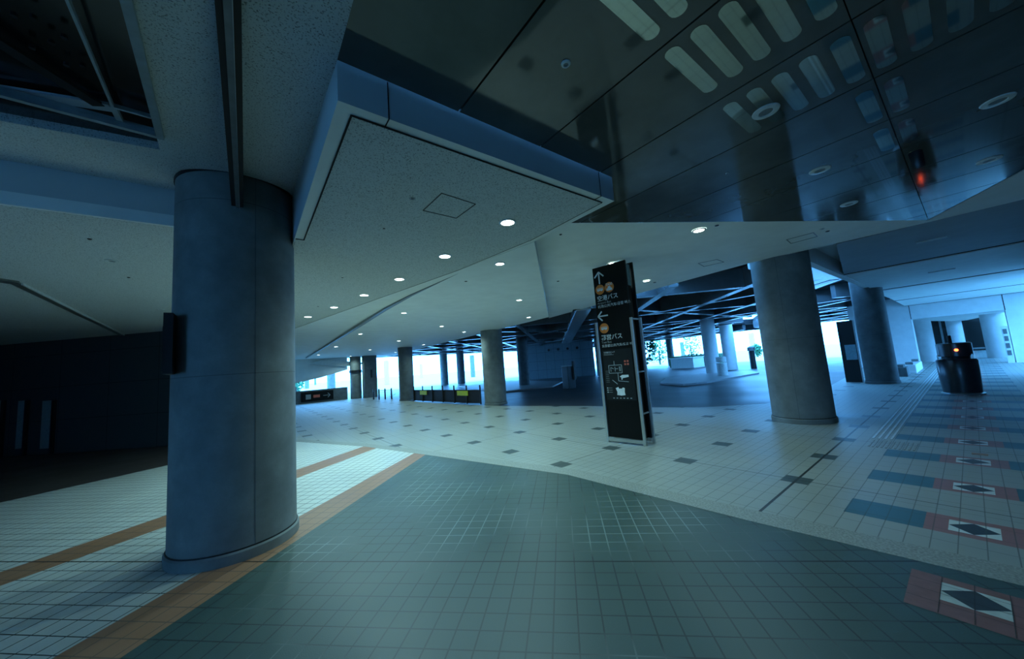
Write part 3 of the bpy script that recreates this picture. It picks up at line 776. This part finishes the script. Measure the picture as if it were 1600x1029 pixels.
for pts, nm in rows2:
    for i, p in enumerate(pts):
        a = at(*p, Z1); lit_downlight(a.x, a.y, Z1 - .004, .075 if a.y < 14 else .09, 120, f'small lit downlight, {ordn[i]} in the {nm} row on the smooth white soffit', 'lit downlights on the smooth soffit')
for p, lb in (((1092, 359), 'lit downlight on the upper soffit right of the black sign, below the metal ceiling'), ((957, 411), 'lit downlight peeping over the top edge of the black sign'), ((1010, 438), 'small lit downlight just right of the black sign near the road edge')):
    a = at(*p, Z2); lit_downlight(a.x, a.y, Z2 - .002, .085, 105, lb, 'lit downlights on the upper soffit')
def dead_downlight(x, y, z, r, label, group, name='downlight'):
    t = thing(name, label, 'ceiling light', (x, y, z), group)
    MB().lathe([(r * .5, z - .004), (r * .55, z - .012), (r * .95, z - .008), (r, z)], (x, y), 36, False).build('trim_ring', M['ring'], t, smooth=True)
    MB().lathe([(.001, z - .0035), (r * .52, z - .0035)], (x, y), 36, False).build('dark_opening', M['grey'], t)
    return t
for p, lb in (((3.27, .755), 'unlit downlight on the metal ceiling over a mirror inlay, largest one'), ((4.93, .76), 'unlit downlight on the metal ceiling, middle of the left row'), ((6.55, .78), 'unlit downlight on the metal ceiling close to the white soffit edge'),
              ((4.88, -.37), 'unlit downlight on the metal ceiling at the right edge, upper one'), ((6.5, -.36), 'unlit downlight on the metal ceiling at the right edge, lower one')):
    dead_downlight(p[0], p[1], Z2, .093, lb, 'unlit downlights on the metal ceiling')
for p, r, lb in (((175, 407), .07, 'unlit downlight on the shadowed left soffit, nearest'), ((251, 483), .07, 'unlit downlight on the left soffit beside the front column'), ((42, 512), .07, 'unlit downlight on the far left soffit past the seam')):
    a = at(*p, Z2); dead_downlight(a.x, a.y, Z2, r, lb, 'unlit downlights on the left soffit')
# small ceiling fittings
def fitting(px, py, z, r, label, mat='black', name='sprinkler', cat='sprinkler', group='small ceiling fittings'):
    a = at(px, py, z); t = thing(name, label, cat, (a.x, a.y, z), group)
    MB().lathe([(r * .5, z - .006), (r * .6, z - .010), (r * .95, z - .007), (r, z)], (a.x, a.y), 16, False).build('escutcheon', M[mat], t)
    MB().tube((a.x, a.y, z - .012), (a.x, a.y, z - .001), r * .45, 12).build('head', M['grey' if mat == 'ring' else 'black'], t)
for p, z, r, lb in (((600, 356), Z1, .015, 'small black sprinkler on the speckled soffit left of the hatch'), ((535, 433), Z1, .02, 'black sprinkler on the speckled soffit beyond the third downlight'), ((497, 478), Z1, .02, 'black sprinkler on the speckled soffit between the far downlights'),
                    ((876, 366), Z2, .02, 'small black sprinkler on the upper soffit near the box corner'), ((140, 373), Z2, .02, 'black sprinkler on the left soffit in front of the unlit downlight'), ((201, 433), Z2, .02, 'black sprinkler on the left soffit behind the unlit downlight'),
                    ((1120, 352), Z2, .03, 'sprinkler on the upper soffit right of the lit downlight'), ((1023, 441), Z2, .04, 'sprinkler at the road edge right of the small lit downlight'), ((1293, 361), Z2, .03, 'sprinkler on the upper soffit beyond the right hatch'),
                    ((728, 439), Z1, .03, 'sprinkler on the smooth soffit beside the wedge beam tip'), ((872, 439), Z2, .03, 'sprinkler on the upper soffit right of the step')):
    fitting(*p, z, r, lb)
a = at(884, 99, Z2); tag(dead_downlight(a.x, a.y, Z2, .03, '', None, 'ceiling_sensor'), 'small round steel sensor with black centre on the metal ceiling', 'sensor')
fitting(1136, 270, Z2, .016, 'tiny bright sensor on the metal ceiling left of the blue reflection', 'steel', 'ceiling_sensor', 'sensor')
fitting(644, 309, Z1, .03, 'grey round speaker on the speckled soffit beside the hatch', 'grey', 'ceiling_speaker', 'speaker')
fitting(1285, 357, Z2, .04, 'pale round detector on the upper soffit beyond the right hatch', 'ring', 'smoke_detector', 'detector')
def hatch(corners, z, label, w_=.008, mat='blackm'):
    P = [at(*c, z) for c in corners]; cx = sum((p.x for p in P)) / 4; cy = sum((p.y for p in P)) / 4
    t = thing('access_hatch', label, 'hatch', (cx, cy, z), 'ceiling access hatches')
    for i in range(4):
        a, b = P[i], P[(i + 1) % 4]; MB().bar((a.x, a.y, z - .004), (b.x, b.y, z - .004), w_, .006).build('frame', M[mat], t)
hatch([(661, 328), (690, 301), (743, 318), (713, 340)], Z1 - .003, 'square access hatch outlined on the speckled soffit near its corner')
hatch([(1091, 411), (1120, 405), (1131, 409), (1100, 416)], Z2, 'small access hatch on the upper soffit left of the large column', .012, 'grey')
hatch([(1229, 374), (1271, 363), (1277, 369), (1236, 380)], Z2, 'access hatch on the upper soffit above the large column', .012, 'grey')
def vent(px, py, z, L, label):
    a = at(px, py, z); t = thing('ceiling_fixture', label, 'vent', (a.x, a.y, z))
    MB().box(a.x - .05, a.x + .05, a.y - L / 2, a.y + L / 2, z - .02, z).build('body', M['smoothd'], t); MB().box(a.x - .06, a.x - .05, a.y - L / 2, a.y + L / 2, z - .03, z).build('lip', M['ring'], t)
vent(1455, 374, Z2, .4, 'slim linear fixture on the dark grey passage ceiling, nearest band'); vent(1471, 422, Z2 - .05, .5, 'slim linear fixture on the second passage ceiling band')

# ------------------------------------------------------------------ roadside things
def bollard(px, py, label, h=.72, r=.05):
    a = at(px, py); t = thing('bollard', label, 'bollard', (a.x, a.y, 0), 'bollards at the far crossing')
    MB().lathe([(r, 0), (r, h - .03), (r * .6, h)], (a.x, a.y), 16).build('post', M['black'], t, smooth=True)
    MB().lathe([(r * 1.15, h - .16), (r * 1.15, h - .12)], (a.x, a.y), 16).build('collar', M['grey'], t)
    return a
pp = [bollard(584, 624, 'leftmost of the four dark bollards by the far crossing'), bollard(592.5, 624, 'second of the four dark bollards from the left'), bollard(602, 623.5, 'third of the four dark bollards from the left'), bollard(612, 623, 'dark bollard next to the shadowed column')]
ch = thing('barrier_rail', 'thin dark rail linking the four bollards', 'rail', (pp[0].x, pp[0].y, .6))
for a, b in zip(pp, pp[1:]):
    q = (b - a).normalized() * .07; MB().tube((a.x + q.x, a.y + q.y, .6), (b.x - q.x, b.y - q.y, .6), .018).build('rail_span', M['black'], ch)
bw0, bw1 = at(648, 626), at(752, 631)
gr = thing('road_barrier', 'low dark barrier with yellow notices along the bus road', 'barrier', (bw0.x, bw0.y, 0))
dv = (bw1 - bw0); 
MB().bar(bw0 + Vector((0, 0, .33)), bw1 + Vector((0, 0, .33)), .06, .6).build('panel', M['blackm'], gr)
for k in range(7):
    p = bw0 + dv * (k / 6); MB().tube((p.x - .05, p.y - .05, 0), (p.x - .05, p.y - .05, .85), .035).build('post', M['black'], gr)
for u0, u1 in ((.13, .25), (.72, .86)):
    p, q = bw0 + dv * u0, bw0 + dv * u1
    MB().bar(p + Vector((-.08, -.02, .48)), q + Vector((-.08, -.02, .48)), .02, .22).build('notice', M['yel'], gr)
# ticket machine left of the sign
t = thing('ticket_machine', 'dark roadside machine with a slim post left of the black sign', 'machine', (15.2, 14.6, 0))
a = at(890, 606); MB().box(a.x - .3, a.x + .3, a.y - .25, a.y + .25, -.03, 1.3).build('cabinet', M['black'], t, bevel=.02)
MB().box(a.x - .32, a.x + .32, a.y - .27, a.y + .27, 1.3, 1.36).build('cap', M['grey'], t); MB().box(a.x + .1, a.x + .26, a.y - .4, a.y - .26, .5, 1.6).build('post', M['concd'], t)
# steel drum bin between the island columns
t = thing('island_bin', 'pale steel cylindrical bin between the two island columns', 'bin', (21.5, 8.7, .06))
a = at(1130, 588); c = (a.x, a.y)
MB().lathe([(.28, .06), (.28, .8), (.25, .82)], c, 24).build('body', M['ring'], t, smooth=True)
MB().lathe([(.28, .86), (.28, 1.15), (.2, 1.18)], c, 24).build('hood', M['ring'], t, smooth=True)
t = thing('traffic_post', 'dark round traffic post in the far bright opening left of the large column', 'post', (30, 9, 0))
a = at(1178, 575); MB().lathe([(.2, -.03), (.2, 1.3), (.16, 1.34)], (a.x, a.y), 16).build('body', M['black'], t, smooth=True)
MB().lathe([(.26, 1.34), (.26, 1.6), (.1, 1.7)], (a.x, a.y), 16).build('head', M['concd'], t, smooth=True)
# panelled facade behind the road
f0, f1 = at(826, 604), at(932, 597)
fc = thing('panelled_building', 'grey blue building with square facade panels across the road', 'building', (f0.x, f0.y, 0))
fd = (f1 - f0).normalized(); fn = Vector((-fd.y, fd.x, 0))
F0 = f0 * 1.45; F1 = f1 * 1.45
MB().prism([tuple(F0.xy), tuple(F1.xy), tuple((F1 + fn * 3).xy), tuple((F0 + fn * 3).xy)], -.1, 4.3).build('wall', M['facade'], fc)
for k in range(4):
    p = F0 + (F1 - F0) * (.35 + .14 * k); MB().tube((p.x - .03, p.y - .03, 2.9), (p.x - .08, p.y - .06, 2.9), .13).build('round_vent', M['black'], fc)
# outdoor backdrop: hedges, sheds, trees
hd = thing('hedge', 'clipped green hedge beyond the road right of the white sheds', 'hedge', (50, 20, 0))
def stand(px, dist):
    d = ray(px, proj_h(px)); d.z = 0; d.normalize(); return d * dist
random.seed(4)
def leafy(c, rx, ry, rz, n, seed, size=.25):
    rnd = random.Random(seed); mb = MB()
    for _ in range(n):
        while True:
            p = Vector((rnd.uniform(-1, 1), rnd.uniform(-1, 1), rnd.uniform(-1, 1)))
            if p.length < 1: break
        q = Vector((c[0] + p.x * rx, c[1] + p.y * ry, c[2] + p.z * rz)); a = Vector((rnd.uniform(-1, 1), rnd.uniform(-1, 1), rnd.uniform(-1, 1))).normalized() * size
        b = a.orthogonal().normalized() * size * .6
        mb.poly([q - a, q - b * .5, q + a, q + b])
    return mb
p = stand(1088, 46); MB().box(p.x - 2.2, p.x + 2.2, p.y - 2.2, p.y + 2.2, -.1, 1.2).build('core', M['hedge'], hd)
leafy((p.x, p.y, .7), 2.6, 2.6, .7, 500, 1, .18).build('foliage', M['hedge'], hd)
p = stand(1072, 42); sh = thing('white_shed', 'low white shed beyond the far columns', 'shed', (p.x, p.y, 0))
MB().box(p.x - 1.2, p.x + 1.2, p.y - 1.2, p.y + 1.2, -.1, 1.0).build('body', M['ring'], sh); MB().box(p.x - 1.3, p.x + 1.3, p.y - 1.3, p.y + 1.3, 1.0, 1.08).build('roof', M['smooth'], sh)
for px, dist, h, s, lb in ((1004, 48, 5.5, 3, 'dense dark green tree beyond the road just right of the black sign'), (1030, 60, 4.2, 2, 'small green tree behind the dark column right of the black sign'), (1182, 70, 2.0, 5, 'low pale shrub in the bright opening left of the large column'), (1080, 80, 6, 7, 'sparse pale tree above the green hedge'), (462, 52, 3.0, 8, 'sparse green tree beyond the far parapet'), (1420, 300, 1, 9, '')):
    if not lb: continue
    p = stand(px, dist); t = thing('tree', lb, 'tree', (p.x, p.y, 0)); 
    leafy((p.x, p.y, h * .55), h * .32, h * .32, h * .5, 700 if 'dense' in lb else 260, s, .3).build('crown', M['hedge'], t)
    MB().tube((p.x, p.y, -.1), (p.x, p.y, h * .5), .12, 8).build('trunk', M['trunk'], t)
# frames on the dark left wall
for k, (px0, px1, lb) in enumerate(((69, 83, 'right-hand tall blue-lit door leaf on the dark left wall'), (31, 41, 'middle narrow blue-lit door leaf on the dark left wall'), (-6, 4, 'door leaf at the left picture edge on the dark wall'))):
    def onwall(px, py):
        d = ray(px, py); n2 = Vector((nn.x, nn.y)); t_ = (n2.dot(wl0)) / (n2.x * d.x + n2.y * d.y); return Vector((0, 0, CZ)) + d * t_
    a, b = onwall(px0, 660), onwall(px1, 660); z1_ = onwall(px0, 626).z; z0_ = onwall(px0, 700).z
    t = thing('door_leaf', lb, 'door', (a.x, a.y, 0)); o2 = nn * -.06; a = a + Vector((*(nn * -.005), 0)); b = b + Vector((*(nn * -.005), 0))
    MB().prism([(a.x, a.y), (b.x, b.y), (b.x + o2.x, b.y + o2.y), (a.x + o2.x, a.y + o2.y)], max(z0_, .02), z1_).build('leaf', M['frame'], t)
    MB().prism([(b.x, b.y), (b.x + dd.x * .1, b.y + dd.y * .1), (b.x + dd.x * .1 + o2.x, b.y + dd.y * .1 + o2.y), (b.x + o2.x, b.y + o2.y)], .02, z1_).build('jamb', M['black'], t)
# thin black sign on the far side of the front column
t = thing('hanging_sign', 'thin black sign fixed edge-on to the left side of the front column', 'sign', (-.6, 4.6, 1.9))
ang = math.radians(176)
MB().box(-.62, -.555, 4.40, 4.78, 1.76, 2.32).build('panel', M['blackm'], t)
MB().box(-.63, -.62, 4.45, 4.7, 1.96, 2.2).build('lettering_strip', M['black'], t)
